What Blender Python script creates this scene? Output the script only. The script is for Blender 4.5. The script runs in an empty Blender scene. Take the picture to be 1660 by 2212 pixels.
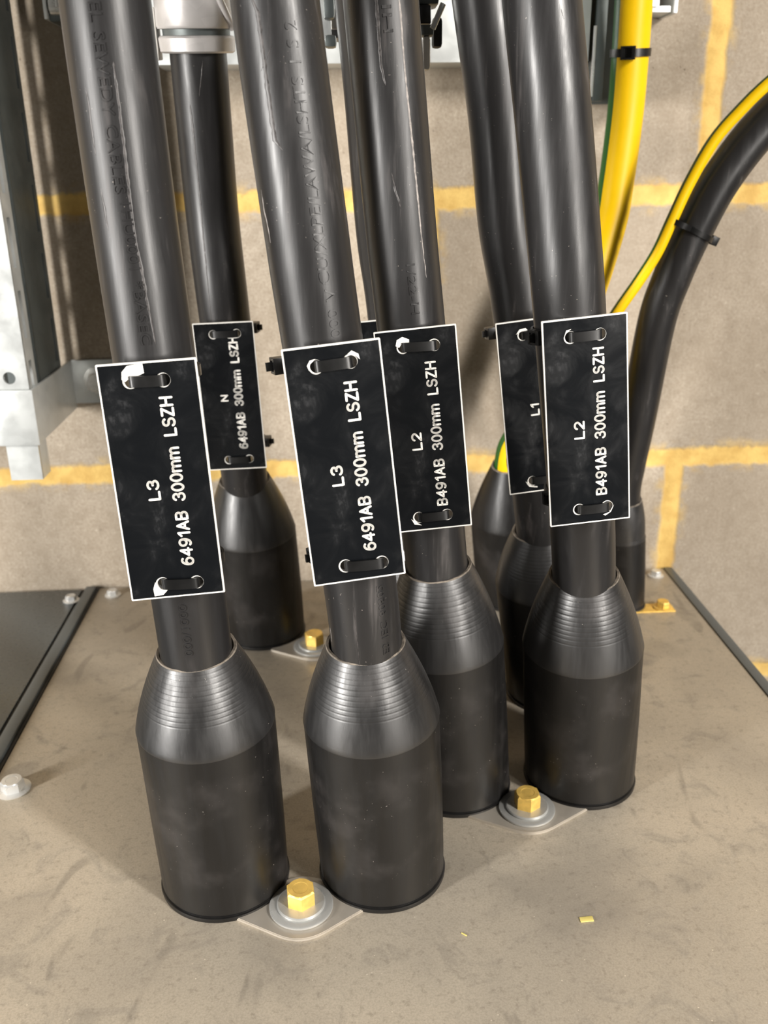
import bpy, bmesh, math, random
import numpy as np
from mathutils import Vector, Matrix, noise
random.seed(4)
SC = bpy.context.scene
COL = SC.collection

# ------------------------------------------------------------------ camera
# world: x right along the wall, y into the wall (wall face y=0), z up, top plate z=0, metres
VY = np.array([715., 350.]); VZ = np.array([905., 6300.]); PP = np.array([830., 1106.])
FPX = math.sqrt(-np.dot(VY-PP, VZ-PP))
def _cam(v): return np.array([v[0]-PP[0], -(v[1]-PP[1]), -FPX])
_Y = _cam(VY); _Y /= np.linalg.norm(_Y); _Z = -_cam(VZ); _Z /= np.linalg.norm(_Z); _X = np.cross(_Y, _Z)
ROT = np.array([_X, _Y, _Z])
CAM = np.array([0., -0.7791813, 0.3632015])
def U(px, py, y=None, z=None):
    """point of the plane y=const or z=const seen in that direction"""
    r = ROT @ _cam((px, py))
    t = (y-CAM[1])/r[1] if y is not None else (z-CAM[2])/r[2]
    return Vector(CAM + t*r)
cd = bpy.data.cameras.new('camera'); cam = bpy.data.objects.new('camera', cd); COL.objects.link(cam)
M = Matrix([[*ROT[0], CAM[0]], [*ROT[1], CAM[1]], [*ROT[2], CAM[2]], [0, 0, 0, 1]])
cam.matrix_world = M
cd.sensor_fit = 'VERTICAL'; cd.sensor_height = 24; cd.lens = FPX/2212*24
cd.clip_start = .02; cd.clip_end = 50
cd.dof.use_dof = True; cd.dof.focus_distance = .43; cd.dof.aperture_fstop = 9
SC.camera = cam

# ------------------------------------------------------------------ light
SC.view_settings.view_transform = 'Standard'; SC.view_settings.look = 'None'
SC.view_settings.gamma = 1; SC.view_settings.exposure = 0.0
SC.view_settings.use_curve_mapping = False
W = bpy.data.worlds.new('room'); SC.world = W; W.use_nodes = True
bg = W.node_tree.nodes['Background']; bg.inputs[0].default_value = (.80, .74, .66, 1); bg.inputs[1].default_value = .095
def lamp(name, loc, target, sx, sy, power, color):
    l = bpy.data.lights.new(name, 'AREA'); l.shape = 'RECTANGLE'; l.size = sx; l.size_y = sy
    l.energy = power; l.color = color
    o = bpy.data.objects.new(name, l); COL.objects.link(o); o.location = loc
    o.rotation_euler = (Vector(target)-Vector(loc)).to_track_quat('-Z', 'Y').to_euler()
    return o
lamp('doorway_light_left', (-1.80, -1.62, .42), (0, -.2, .15), .16, 1.0, 84, (1, .97, .93))
lamp('ceiling_lamp_right', (1.35, -1.75, 1.22), (0, -.2, .1), .16, .50, 55, (1, .955, .90))
lamp('tall_lamp_right', (1.25, -2.0, .36), (0, -.2, .10), .14, .80, 26, (1, .95, .89))

# ------------------------------------------------------------------ materials
def srgb(r, g, b):
    f = lambda c: (c/255/12.92) if c/255 <= .04045 else ((c/255+.055)/1.055)**2.4
    return (f(r), f(g), f(b), 1)
class NT:
    def __init__(s, name):
        s.m = bpy.data.materials.new(name); s.m.use_nodes = True
        s.t = s.m.node_tree; s.b = s.t.nodes['Principled BSDF']
    def n(s, typ, **kw):
        o = s.t.nodes.new(typ)
        for k, v in kw.items():
            if k.startswith('i_'):
                key = k[2:]; key = int(key) if key.isdigit() else key.replace('_', ' ')
                if isinstance(v, bpy.types.NodeSocket): s.t.links.new(v, o.inputs[key])
                else: o.inputs[key].default_value = v
            else: setattr(o, k, v)
        return o
    def math(s, op, a, b=0., c=None, clamp=False):
        o = s.t.nodes.new('ShaderNodeMath'); o.operation = op; o.use_clamp = clamp
        for i, v in enumerate((a, b) if c is None else (a, b, c)):
            if isinstance(v, bpy.types.NodeSocket): s.t.links.new(v, o.inputs[i])
            else: o.inputs[i].default_value = v
        return o.outputs[0]
    def coords(s, scale=(1, 1, 1), loc=(0, 0, 0), which='Object'):
        tc = s.n('ShaderNodeTexCoord'); mp = s.n('ShaderNodeMapping')
        s.t.links.new(tc.outputs[which], mp.inputs[0]); mp.inputs['Scale'].default_value = scale; mp.inputs['Location'].default_value = loc
        return mp.outputs[0]
    def noise(s, vec, scale, detail=4, rough=.55, dist=0.):
        o = s.n('ShaderNodeTexNoise', i_Vector=vec, i_Scale=scale, i_Detail=detail, i_Roughness=rough, i_Distortion=dist)
        return o.outputs['Fac']
    def ramp(s, fac, stops):
        o = s.n('ShaderNodeValToRGB', i_Fac=fac); e = o.color_ramp.elements
        while len(e) > 1: e.remove(e[-1])
        e[0].position = stops[0][0]; e[0].color = stops[0][1] if len(stops[0][1]) == 4 else (*stops[0][1], 1)
        for p, c in stops[1:]:
            q = e.new(p); q.color = c if len(c) == 4 else (*c, 1)
        return o.outputs[0]
    def g(s, fac, a, b, va=0., vb=1.):
        return s.n('ShaderNodeMapRange', i_0=fac, i_1=a, i_2=b, i_3=va, i_4=vb, interpolation_type='SMOOTHSTEP').outputs[0]
    def mix(s, fac, a, b):
        o = s.n('ShaderNodeMix', data_type='RGBA')
        for idx, v in ((0, fac), (6, a), (7, b)):
            if isinstance(v, bpy.types.NodeSocket): s.t.links.new(v, o.inputs[idx])
            else: o.inputs[idx].default_value = v
        return o.outputs[2]
    def set(s, **kw):
        for k, v in kw.items():
            k = k.replace('_', ' ')
            if isinstance(v, bpy.types.NodeSocket): s.t.links.new(v, s.b.inputs[k])
            else: s.b.inputs[k].default_value = v
        return s
    def bump(s, h, dist=.001, strength=1.):
        o = s.n('ShaderNodeBump', i_Height=h, i_Distance=dist, i_Strength=strength)
        s.t.links.new(o.outputs[0], s.b.inputs['Normal']); return s

def mat_simple(name, c, rough=.5, metal=0., spec=.5, nscale=60, namp=.12):
    t = NT(name); v = t.coords()
    n = t.noise(v, nscale, 5)
    k = t.g(n, .3, .7, 1-namp, 1+namp)
    col = t.n('ShaderNodeVectorMath', operation='SCALE', i_0=c[:3]); t.t.links.new(k, col.inputs['Scale'])
    t.set(Base_Color=col.outputs[0], Metallic=metal, Specular_IOR_Level=spec)
    t.set(Roughness=t.g(n, .3, .7, rough*.85, min(1, rough*1.15)))
    return t.m

# concrete block wall with raked yellow mortar
def mat_wall():
    t = NT('concrete_block'); tc = t.n('ShaderNodeTexCoord')
    vec = tc.outputs['Object']; sp = t.n('ShaderNodeSeparateXYZ', i_0=vec)
    w1 = t.noise(vec, 28, 3); w2 = t.noise(vec, 120, 3)
    wob = t.math('ADD', t.math('MULTIPLY', t.math('SUBTRACT', w1, .5), .010), t.math('MULTIPLY', t.math('SUBTRACT', w2, .5), .006))
    z = t.math('ADD', t.math('ADD', sp.outputs[2], wob), 10*.225-.1095+.1125)   # bed joint in middle of period
    row = t.math('FLOOR', t.math('DIVIDE', z, .225))
    zf = t.math('SUBTRACT', z, t.math('MULTIPLY', t.math('ADD', row, .5), .225))   # 0 at a bed joint
    # block index: rows between joints
    zb = t.math('ADD', t.math('ADD', sp.outputs[2], wob), 10*.225-.1095)
    brow = t.math('FLOOR', t.math('DIVIDE', zb, .225))
    odd = t.math('MODULO', brow, 2.)
    w3 = t.noise(t.coords(loc=(3, 1, 7)), 30, 3)
    xx = t.math('ADD', t.math('ADD', sp.outputs[0], t.math('MULTIPLY', t.math('SUBTRACT', w3, .5), .010)), 4.5-.078+.0)
    xx = t.math('ADD', xx, t.math('MULTIPLY', odd, .225))
    xf = t.math('SUBTRACT', t.math('MODULO', t.math('ADD', xx, .225), .45), .225)
    dj = t.math('MINIMUM', t.math('ABSOLUTE', zf), t.math('ABSOLUTE', xf))
    mort = t.g(dj, .0058, .0105, 1, 0)
    smear = t.math('MULTIPLY', t.g(dj, .006, .018, 1, 0), t.g(t.noise(vec, 45, 4), .45, .62))
    mort2 = t.math('MAXIMUM', mort, t.math('MULTIPLY', smear, .55))
    fine = t.noise(vec, 420, 6, .7); med = t.noise(vec, 90, 4); big = t.noise(vec, 9, 3)
    c = t.ramp(fine, [(.25, srgb(140, 126, 110)), (.45, srgb(176, 163, 146)), (.6, srgb(190, 178, 161)), (.8, srgb(208, 198, 182))])
    c = t.mix(t.g(big, .35, .65, 0, .35), c, srgb(150, 136, 118))
    c = t.mix(t.g(med, .42, .66, 0, .40), c, srgb(150, 136, 118))
    c = t.mix(t.g(t.noise(vec, 200, 4, .7), .58, .74, 0, .5), c, srgb(226, 214, 196))
    pit = t.n('ShaderNodeTexVoronoi', i_Vector=vec, i_Scale=230).outputs['Distance']
    hole = t.math('MULTIPLY', t.g(pit, .10, .24, 1, 0), t.g(med, .60, .68))
    c = t.mix(t.math('MULTIPLY', hole, .4), c, srgb(90, 76, 62))
    mc = t.mix(t.g(t.noise(vec, 60, 4), .35, .7), srgb(228, 194, 118), srgb(206, 168, 98))
    bx = t.math('FLOOR', t.math('DIVIDE', xx, .45)); wn = t.n('ShaderNodeTexWhiteNoise', noise_dimensions='2D')
    cb = t.n('ShaderNodeCombineXYZ', i_0=t.math('ADD', bx, .5), i_1=t.math('ADD', brow, 3.5)); t.t.links.new(cb.outputs[0], wn.inputs['Vector'])
    c = t.mix(t.math('MULTIPLY', wn.outputs['Value'], .38), c, srgb(138, 128, 114))
    t.set(Base_Color=t.mix(mort2, c, mc), Roughness=.93, Specular_IOR_Level=.2)
    h = t.math('ADD', t.math('MULTIPLY', fine, .55), t.math('MULTIPLY', med, .5))
    h = t.math('SUBTRACT', h, t.math('MULTIPLY', hole, .8))
    h = t.math('SUBTRACT', h, t.math('MULTIPLY', mort, .9))
    t.bump(h, .0020, .55); return t.m

def mat_black(name, base=(.03, .0285, .029), rough=.42, streak=True, dust=.25, spec=.5):
    """black cable sheath / rubber with scuff streaks running along it"""
    t = NT(name); v = t.coords(scale=(1, 1, .06)); u = t.coords(loc=(.3, .2, .9))
    s1 = t.noise(v, 150, 5, .6); s2 = t.noise(t.coords(scale=(1, 1, .12), loc=(4, 2, 1)), 420, 4, .6); bl = t.noise(u, 26, 4)
    sp = t.noise(u, 900, 2, .5); spm = t.math('MULTIPLY', t.g(sp, .72, .80), t.g(bl, .45, .6))
    f = t.math('MULTIPLY', t.g(s1, .55, .75), t.g(bl, .35, .65)) if streak else t.g(bl, .5, .75)
    f = t.math('MULTIPLY', f, dust)
    c = t.mix(f, (*base, 1), srgb(120, 114, 112))
    c = t.mix(t.math('MULTIPLY', spm, .6), c, srgb(190, 180, 170))
    t.set(Base_Color=c, Specular_IOR_Level=spec)
    r = t.math('ADD', t.g(s1, .3, .7, rough-.07, rough+.09), t.math('MULTIPLY', t.math('SUBTRACT', bl, .5), .12))
    t.set(Roughness=r)
    t.bump(t.math('ADD', s2, t.math('MULTIPLY', s1, .6)), .00012, .35); return t.m

def mat_plate():
    t = NT('dusty_metal_plate'); u = t.coords(); v = t.coords(scale=(1, .25, 1))
    b = t.noise(u, 7, 4, .55, .4); m = t.noise(u, 34, 5, .6, 1.2); f = t.noise(u, 900, 4, .7); s = t.noise(v, 300, 3)
    c = t.ramp(b, [(.3, srgb(170, 161, 147)), (.55, srgb(192, 181, 163)), (.75, srgb(206, 193, 173))])
    c = t.mix(t.g(m, .52, .72, 0, .40), c, srgb(128, 121, 111))
    c = t.mix(t.g(f, .35, .7, .0, .3), c, srgb(120, 112, 100))
    # dark shoe and hand scuffs, thin bent marks
    sc = t.noise(t.coords(scale=(1, .35, 1), loc=(2, 5, 0)), 22, 2, .4, 2.2)
    c = t.mix(t.math('MULTIPLY', t.g(sc, .68, .74), .32), c, srgb(96, 90, 82))
    gr = t.n('ShaderNodeTexVoronoi', i_Vector=u, i_Scale=190, i_Randomness=1.).outputs['Distance']
    gm = t.math('MULTIPLY', t.g(gr, .05, .09, 1, 0), t.g(t.noise(u, 60, 2), .5, .6))
    c = t.mix(t.math('MULTIPLY', gm, .8), c, srgb(225, 215, 195))
    f2 = t.noise(t.coords(loc=(7, 1, 0)), 240, 5, .7)
    c = t.mix(t.g(f2, .50, .72, 0, .38), c, srgb(118, 108, 94))
    c = t.mix(t.g(t.noise(t.coords(loc=(1, 9, 0)), 11, 3), .55, .70, 0, .30), c, srgb(120, 114, 106))
    t.set(Base_Color=c, Metallic=.30, Specular_IOR_Level=.4)
    t.set(Roughness=t.math('ADD', t.g(b, .3, .7, .42, .52), t.math('MULTIPLY', t.g(m, .4, .7), .12)))
    t.bump(t.math('ADD', t.math('MULTIPLY', f, .5), t.math('MULTIPLY', s, .4)), .00015, .5); return t.m

def mat_label():
    t = NT('engraved_black_laminate'); u = t.coords(scale=(1, 1, 1))
    b = t.noise(u, 55, 5, .6, .6); f = t.noise(t.coords(scale=(1, 1, .5), loc=(3, 0, 0)), 700, 4)
    sm = t.math('MULTIPLY', t.g(b, .56, .72), t.g(f, .4, .65))
    c = t.mix(t.math('MULTIPLY', sm, .16), (.0045, .0052, .0062, 1), srgb(110, 110, 112))
    t.set(Base_Color=c, Roughness=t.g(b, .35, .7, .20, .38), Specular_IOR_Level=.42); return t.m

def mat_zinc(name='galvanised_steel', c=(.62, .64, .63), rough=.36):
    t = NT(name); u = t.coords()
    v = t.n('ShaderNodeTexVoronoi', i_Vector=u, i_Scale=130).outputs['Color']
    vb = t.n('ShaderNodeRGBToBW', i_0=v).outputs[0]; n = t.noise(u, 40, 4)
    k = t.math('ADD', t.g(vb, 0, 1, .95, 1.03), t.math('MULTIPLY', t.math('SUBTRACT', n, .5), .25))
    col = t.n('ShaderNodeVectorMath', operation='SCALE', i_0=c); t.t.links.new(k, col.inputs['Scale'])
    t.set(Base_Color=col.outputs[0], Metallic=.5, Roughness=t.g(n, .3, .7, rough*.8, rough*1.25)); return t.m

MW = mat_wall(); MPL = mat_plate(); MLB = mat_label()
MCB = mat_black('black_cable_sheath', (.0165, .0158, .0160), .38, True, .38)
MBT = mat_black('black_heat_shrink_rubber', (.014, .0137, .0138), .40, False, .14, .85)
MBS = mat_black('black_matt_rubber_sleeve', (.0070, .0066, .0064), .42, False, .11, .42)
MRIM = mat_simple('dusty_cut_rubber', srgb(112, 104, 94), .8, nscale=300, namp=.4)
MTIE = mat_simple('black_nylon', (.006, .006, .006), .34)
MWH = mat_simple('white_laminate_core', srgb(236, 233, 226), .5, namp=.03)
MZN = mat_zinc(); MZB = mat_zinc('bright_zinc', (.78, .78, .76), .25)
MAL = mat_zinc('cast_aluminium', (.58, .555, .54), .42)
MCP = mat_zinc('dusty_zinc_plate', (.50, .455, .39), .45); MWA = mat_zinc('washer_zinc', (.50, .50, .48), .32)
MZD = mat_zinc('dark_and_shaded_galvanised', (.115, .13, .127), .42)  # dark steel tone, also painted shade on the rear strut and wall channel
MBR = mat_simple('brass', (.90, .60, .15), .40, .45, nscale=200)
MDK = mat_simple('dark_blue_grey_paint', srgb(80, 87, 90), .30, 0, 1.0, 300, .08)
MGR = mat_simple('grey_painted_edge', srgb(92, 98, 100), .35, 0, .5, 300, .06)
MGK = mat_simple('black_gasket', (.006, .006, .006), .6)
MFL = mat_simple('concrete_floor', srgb(120, 114, 106), .8, nscale=14)
MYW = mat_simple('yellow_pvc', (.84, .52, .002), .42, 0, .3, 20, .05)
MGN = mat_simple('green_pvc', (.006, .085, .008), .38, 0, .5, 20, .05)

# ------------------------------------------------------------------ mesh helpers
def link(name, me, parent=None, mats=(), smooth=True, angle=35):
    o = bpy.data.objects.new(name, me); COL.objects.link(o)
    for m in mats: me.materials.append(m)
    if smooth:
        for p in me.polygons: p.use_smooth = True
        try: me.set_sharp_from_angle(angle=math.radians(angle))
        except Exception: pass
    if parent: o.parent = parent
    return o
def bmobj(name, bm, mat, parent=None, smooth=True, angle=35):
    bmesh.ops.recalc_face_normals(bm, faces=bm.faces)
    me = bpy.data.meshes.new(name); bm.to_mesh(me); bm.free()
    return link(name, me, parent, mat if isinstance(mat, (list, tuple)) else (mat,), smooth, angle)
def tag(o, label, cat, group=None, kind=None):
    o['label'] = label; o['category'] = cat
    if group: o['group'] = group
    if kind: o['kind'] = kind
    return o
def empty(name, loc, label, cat, group=None):
    o = bpy.data.objects.new(name, None); COL.objects.link(o); o.location = loc; o.empty_display_size = .01
    return tag(o, label, cat, group)
def structure(o): o['kind'] = 'structure'; return o

def box(bm, lo, hi, bev=0.):
    lo = Vector(lo); hi = Vector(hi)
    r = bmesh.ops.create_cube(bm, size=1.)
    for v in r['verts']:
        v.co = Vector(((lo[i]+hi[i])/2 + v.co[i]*(hi[i]-lo[i]) for i in range(3)))
    if bev > 0:
        es = list({e for v in r['verts'] for e in v.link_edges})
        bmesh.ops.bevel(bm, geom=es, offset=bev, segments=2, affect='EDGES', profile=.6)
def lathe_rings(bm, rings, n=72, cap0=False, cap1=False):
    """rings: list of (centre, axis, refx, radius)"""
    vs = []
    for c, ax, rx, r in rings:
        ry = ax.cross(rx).normalized(); rx2 = ry.cross(ax).normalized()
        vs.append([bm.verts.new(c + rx2*r*math.cos(2*math.pi*i/n) + ry*r*math.sin(2*math.pi*i/n)) for i in range(n)])
    for a, b in zip(vs, vs[1:]):
        for i in range(n): bm.faces.new((a[i], a[(i+1) % n], b[(i+1) % n], b[i]))
    if cap0: bm.faces.new(vs[0][::-1])
    if cap1: bm.faces.new(vs[-1])
    return vs
def lathe(bm, prof, n=48, base=Vector((0, 0, 0)), cap0=True, cap1=True):
    return lathe_rings(bm, [(base+Vector((0, 0, z)), Vector((0, 0, 1)), Vector((1, 0, 0)), r) for z, r in prof], n, cap0, cap1)
def catmull(pts, per=10):
    P = [Vector(p) for p in pts]; P = [2*P[0]-P[1]] + P + [2*P[-1]-P[-2]]; out = []
    for i in range(1, len(P)-2):
        for k in range(per):
            t = k/per; a, b, c, d = P[i-1:i+3]
            out.append(.5*((2*b) + (c-a)*t + (2*a-5*b+4*c-d)*t*t + (3*b-a-3*c+d)*t**3))
    out.append(P[-2]); return out
FRONT = Vector((0, -1, 0))
class Path:
    def __init__(s, pts, per=10):
        s.p = catmull(pts, per); s.s = [0.]
        for a, b in zip(s.p, s.p[1:]): s.s.append(s.s[-1]+(b-a).length)
        s.L = s.s[-1]
    def at(s, d):
        d = min(max(d, 0), s.L-1e-9); i = max(j for j in range(len(s.s)-1) if s.s[j] <= d)
        k = (d-s.s[i])/(s.s[i+1]-s.s[i]); c = s.p[i].lerp(s.p[i+1], k)
        def tan(j): return (s.p[min(j+1, len(s.p)-1)]-s.p[max(j-1, 0)]).normalized()
        T = tan(i).lerp(tan(i+1), k).normalized()
        return c, T
    def frame(s, d):
        c, T = s.at(d); n = (FRONT - T*FRONT.dot(T)).normalized(); x = T.cross(n).normalized()
        if x.x < 0: x = -x
        return c, T, n, x
    def at_z(s, z):
        best = min(range(len(s.p)), key=lambda i: abs(s.p[i].z-z)); return best
    def s_of_z(s, z):
        for i in range(len(s.p)-1):
            a, b = s.p[i].z, s.p[i+1].z
            if (a-z)*(b-z) <= 0 and a != b: return s.s[i]+(s.s[i+1]-s.s[i])*(z-a)/(b-a)
        return s.s[s.at_z(z)]
def tube(name, path, r, mat, parent=None, n=48, matfn=None, rfn=None):
    bm = bmesh.new(); rings = []
    for i, c in enumerate(path.p):
        _, T, nf, x = path.frame(path.s[i]); rr = r if rfn is None else rfn(path.s[i])
        ring = []
        for k in range(n):
            a = 2*math.pi*k/n; ring.append(bm.verts.new(c + (nf*math.cos(a)+x*math.sin(a))*rr))
        rings.append(ring)
    for a, b in zip(rings, rings[1:]):
        for k in range(n):
            f = bm.faces.new((a[k], a[(k+1) % n], b[(k+1) % n], b[k]))
            if matfn: f.material_index = matfn((k+.5)*360/n)
    bm.faces.new(rings[0][::-1]); bm.faces.new(rings[-1])
    return bmobj(name, bm, mat, parent)
def text_mesh(txt, size=1., ext=.0, off=0.):
    cu = bpy.data.curves.new('t', 'FONT'); cu.body = txt; cu.size = size; cu.extrude = ext; cu.offset = off; cu.resolution_u = 3
    cu.align_x = 'CENTER'; cu.align_y = 'CENTER'; cu.space_word = 1.35
    o = bpy.data.objects.new('t', cu); COL.objects.link(o)
    dg = bpy.context.evaluated_depsgraph_get(); me = bpy.data.meshes.new_from_object(o.evaluated_get(dg))
    bpy.data.objects.remove(o); bpy.data.curves.remove(cu)
    return me
def fit_text(txt, length, height, ext, off=0.):
    me = text_mesh(txt, 1., 1., off)
    xs = [v.co.x for v in me.vertices]; ys = [v.co.y for v in me.vertices]
    cx, cy = (min(xs)+max(xs))/2, (min(ys)+max(ys))/2; kx = length/(max(xs)-min(xs)); ky = height/(max(ys)-min(ys))
    for v in me.vertices: v.co = Vector(((v.co.x-cx)*kx, (v.co.y-cy)*ky, v.co.z*ext))
    return me
def join_meshes(name, mes, mat, parent):
    bm = bmesh.new()
    for m in mes: bm.from_mesh(m); bpy.data.meshes.remove(m)
    me = bpy.data.meshes.new(name); bm.to_mesh(me); bm.free()
    return link(name, me, parent, (mat,), smooth=False)
def emboss(cable, path, txt, s0, s1, phi, height, r, mat, down=True):
    """lettering raised on the sheath between arc lengths s0 (start) and s1"""
    L = abs(s1-s0); me = fit_text(txt, L, height, .00022)
    mid = (s0+s1)/2; sg = 1 if s1 > s0 else -1
    for v in me.vertices:
        c, T, n, x = path.frame(mid + sg*v.co.x)
        a = phi + (v.co.y if down else -v.co.y)/r
        v.co = c + (n*math.cos(a)+x*math.sin(a))*(r+.0001+v.co.z)
    o = link('embossed_lettering', me, cable, (mat,), smooth=False); return o

# ------------------------------------------------------------------ setting
bm = bmesh.new(); box(bm, (-1.6, 0, -.95), (1.6, .1, 1.3)); structure(bmobj('wall_back', bm, MW, smooth=False))
bm = bmesh.new(); box(bm, (-1.6, -2.6, -1.0), (1.6, .1, -.95)); structure(bmobj('floor', bm, MFL, smooth=False))

PX0, PX1 = -.2245, .3015
cab = empty('switchgear_cabinet', (0, -.3, -.95), 'switchgear cabinet with dusty brown-grey metal top plate that the black cables enter', 'cabinet')
def under(parent, o):
    o.parent = parent; o.matrix_parent_inverse = Matrix.Translation(-parent.location); return o
bm = bmesh.new(); box(bm, (PX0, -.62, -.002), (PX1, -.002, 0), .0004); under(cab, bmobj('top_plate', bm, MPL))
bm = bmesh.new(); box(bm, (PX0, -.62, -.945), (PX1, -.004, -.0025)); under(cab, bmobj('cabinet_body', bm, MDK, smooth=False))
bm = bmesh.new(); box(bm, (PX1+.0003, -.62, -.03), (PX1+.0085, -.002, .0012), .0008); under(cab, bmobj('edge_flange', bm, MGR))
cab2 = empty('switchgear_cabinet', (-.6, -.3, -.95), 'neighbouring cabinet with smooth dark blue-grey painted top at the left', 'cabinet')
bm = bmesh.new(); box(bm, (-1.1, -.62, -.003), (-.2405, -.004, .0), .0006); under(cab2, bmobj('top_panel', bm, MDK))
bm = bmesh.new(); box(bm, (-1.1, -.62, -.945), (-.2400, -.006, -.0035)); under(cab2, bmobj('cabinet_body', bm, MDK, smooth=False))
bm = bmesh.new(); box(bm, (-.2400, -.62, -.004), (-.2365, -.004, -.0012)); box(bm, (-.2272, -.62, -.004), (-.2248, -.004, .0006)); under(cab2, bmobj('gasket_and_gap_shade', bm, MGK, smooth=False))  # first black strip paints the shade of the bare gap, second is gasket
bm = bmesh.new(); box(bm, (-.2364, -.62, -.02), (-.2274, -.003, .0030), .0013); under(cab2, bmobj('edge_flange', bm, MGR))

# ------------------------------------------------------------------ boots and cables
R = .017
def rise(path, z=.95):
    a, b = path[-2], path[-1]; d = (b-a); k = (z-b.z)/d.z; n = 7
    out = []
    for i in range(1, n+1):                      # the lean eases off towards the vertical further up
        q = i/n; h = q*(1-q*.5/.35*.5) if q < .35 else .35*.75
        out.append(Vector((b.x+d.x*k*h, b.y+d.y*k*h, b.z+d.z*k*q)))
    return out
SPEC = {
 # key: base centre x,y ; rim (px,py,y) ; seam (px,py) front ; cable pixel points (px,py,y)
 'A': dict(base=(-.0695, -.3765), rim=(425, 1402, -.386), seam=(440, 1643), pts=[(410, 1304, -.390), (333, 770, -.392), (290, 472, -.388), (253, 200, -.385), (227, 0, -.383)]),
 'B': dict(base=(.0160, -.3760), rim=(790, 1386, -.388), seam=(812, 1630), pts=[(783, 1300, -.392), (691, 700, -.394), (662, 500, -.393), (627, 250, -.389), (594, 0, -.383)]),
 'C': dict(base=(.0650, -.3055), rim=(944, 1221, -.318), seam=(960, 1450), pts=[(941, 1190, -.320), (888, 700, -.322), (867, 500, -.321), (845, 250, -.318), (823, 0, -.314)]),
 'D': dict(base=(.1440, -.3040), rim=(1262, 1239, -.325), seam=(1270, 1452), pts=[(1261, 1200, -.330), (1232, 700, -.345), (1215, 480, -.344), (1194, 240, -.340), (1171, 0, -.334)]),
 'N': dict(base=(-.0680, -.0960), rim=(529, 1035, -.118), seam=(517, 1183), pts=[(527, 1020, -.124), (485, 680, -.152), (460, 472, -.150), (440, 250, -.156), (428, 110, -.160)]),
 'G': dict(base=(.1500, -.2057), rim=(1171, 1141, -.225), seam=(1150, 1300), pts=[(1170, 1120, -.229), (1129, 690, -.240), (1098, 480, -.240), (1079, 250, -.238), (1047, 0, -.234)]),
 'F': dict(base=(.0650, -.2057), rim=(900, 1155, -.225), seam=(905, 1300), pts=[(896, 1120, -.229), (858, 690, -.236), (834, 500, -.236), (811, 200, -.234), (792, 0, -.232)]),
}
def boot(key, label, rb=.0340, rr=.0192, lip=.0004, ribs=True, group='black cable boots on the top plate'):
    d = SPEC[key]; b = Vector((*d['base'], 0)); rim = U(d['rim'][0], d['rim'][1], y=d['rim'][2])
    zs = U(*d['seam'], y=b.y-(rb+.002)+(rim.y-b.y)*.5).z; zr = rim.z
    t = empty('cable_boot', b, label, 'cable boot', group)
    ctr = lambda z: b + (Vector((rim.x-b.x, rim.y-b.y, 0)))*((z/zr)**1.15) + Vector((0, 0, z))
    axr = (rim-ctr(zr*.8)).normalized()
    def axis(z): return Vector((0, 0, 1)).lerp(axr, (z/zr)).normalized()
    def rings(prof): return [(ctr(z)-b, axis(z), Vector((1, 0, 0)), r) for z, r in prof]
    bm = bmesh.new(); lathe_rings(bm, rings([(0.0002, rb*.93), (0.0002, rb+lip), (.0016, rb+lip+.0002), (.0027, rb+lip), (.0030, rb-.0005), (.0036, rb-.0005), (.0040, rb+.0001), (.0044, rb*.93)]), 96)
    bmobj('base_lip', bm, MBS, t)
    bm = bmesh.new(); pr = []
    for i in range(15):
        k = i/14; z = .0040+(zs-.0040)*k; r = rb*(.994+.013*k+.004*math.sin(k*math.pi*1.0))
        pr.append((z, r))
    vs = lathe_rings(bm, rings(pr), 96)
    for v in bm.verts:
        q = noise.noise(Vector((v.co.x*22+len(key)*3+ord(key), v.co.y*22, v.co.z*14)))
        k = 1+.010*q*min(1, max(0, v.co.z/.03))*min(1, max(0, (zs-v.co.z)/.012))
        c = ctr(max(v.co.z, 0))-b; v.co.x = c.x+(v.co.x-c.x)*k; v.co.y = c.y+(v.co.y-c.y)*k
    bmobj('sleeve', bm, MBS, t)
    bm = bmesh.new(); rs = pr[-1][1]; pr = [(zs-.0002, rs), (zs+.0008, rs+.00015), (zs+.003, rs-.0004)]
    N = 110
    for i in range(1, N+1):
        k = i/N; z = zs+.003+(zr-zs-.003)*k; r = (rs-.0004)+(rr-rs+.0004)*(k**1.08)
        r += .0009*math.sin(math.pi*k)
        if ribs and k > .36:
            ph = (k-.36)/.64*11; fr = ph % 1.
            r += -.00011 if fr < .16 else 0.
        pr.append((z, r))
    lathe_rings(bm, rings(pr), 96); bmobj('shoulder_cone', bm, MBS if key == 'H' else MBT, t, angle=50)  # boot H takes the darker rubber to paint in its shaded cone
    # cut top edge, slightly uneven
    bm = bmesh.new(); rn = rings([(zr-.0001, rr+.0001), (zr+.0006, rr-.0002), (zr+.0005, rr-.0014), (zr-.006, rr-.0016)])
    vs = lathe_rings(bm, rn, 96)
    for j in (1, 2):
        for v in vs[j]: v.co.z += .0006*noise.noise(v.co*180)
    bmobj('cut_rim', bm, MRIM, t)['label'] = 'pale dusty cut edge'
    return t
PATHS = {}
def cable(key, label, r=R, group='black single core power cables'):
    d = SPEC[key]; b = Vector((*d['base'], 0)); rim = U(d['rim'][0], d['rim'][1], y=d['rim'][2])
    pts = [b+Vector((0, 0, .004)), b.lerp(rim, .5)+Vector((0, 0, .0))*1] + [U(p[0], p[1], y=p[2]) for p in d['pts']]
    pts += rise(pts); p = Path(pts); PATHS[key] = p
    t = empty('power_cable', b, label, 'cable', group)
    o = tube('sheath', p, r, MCB, None); under(t, o)
    return t
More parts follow.
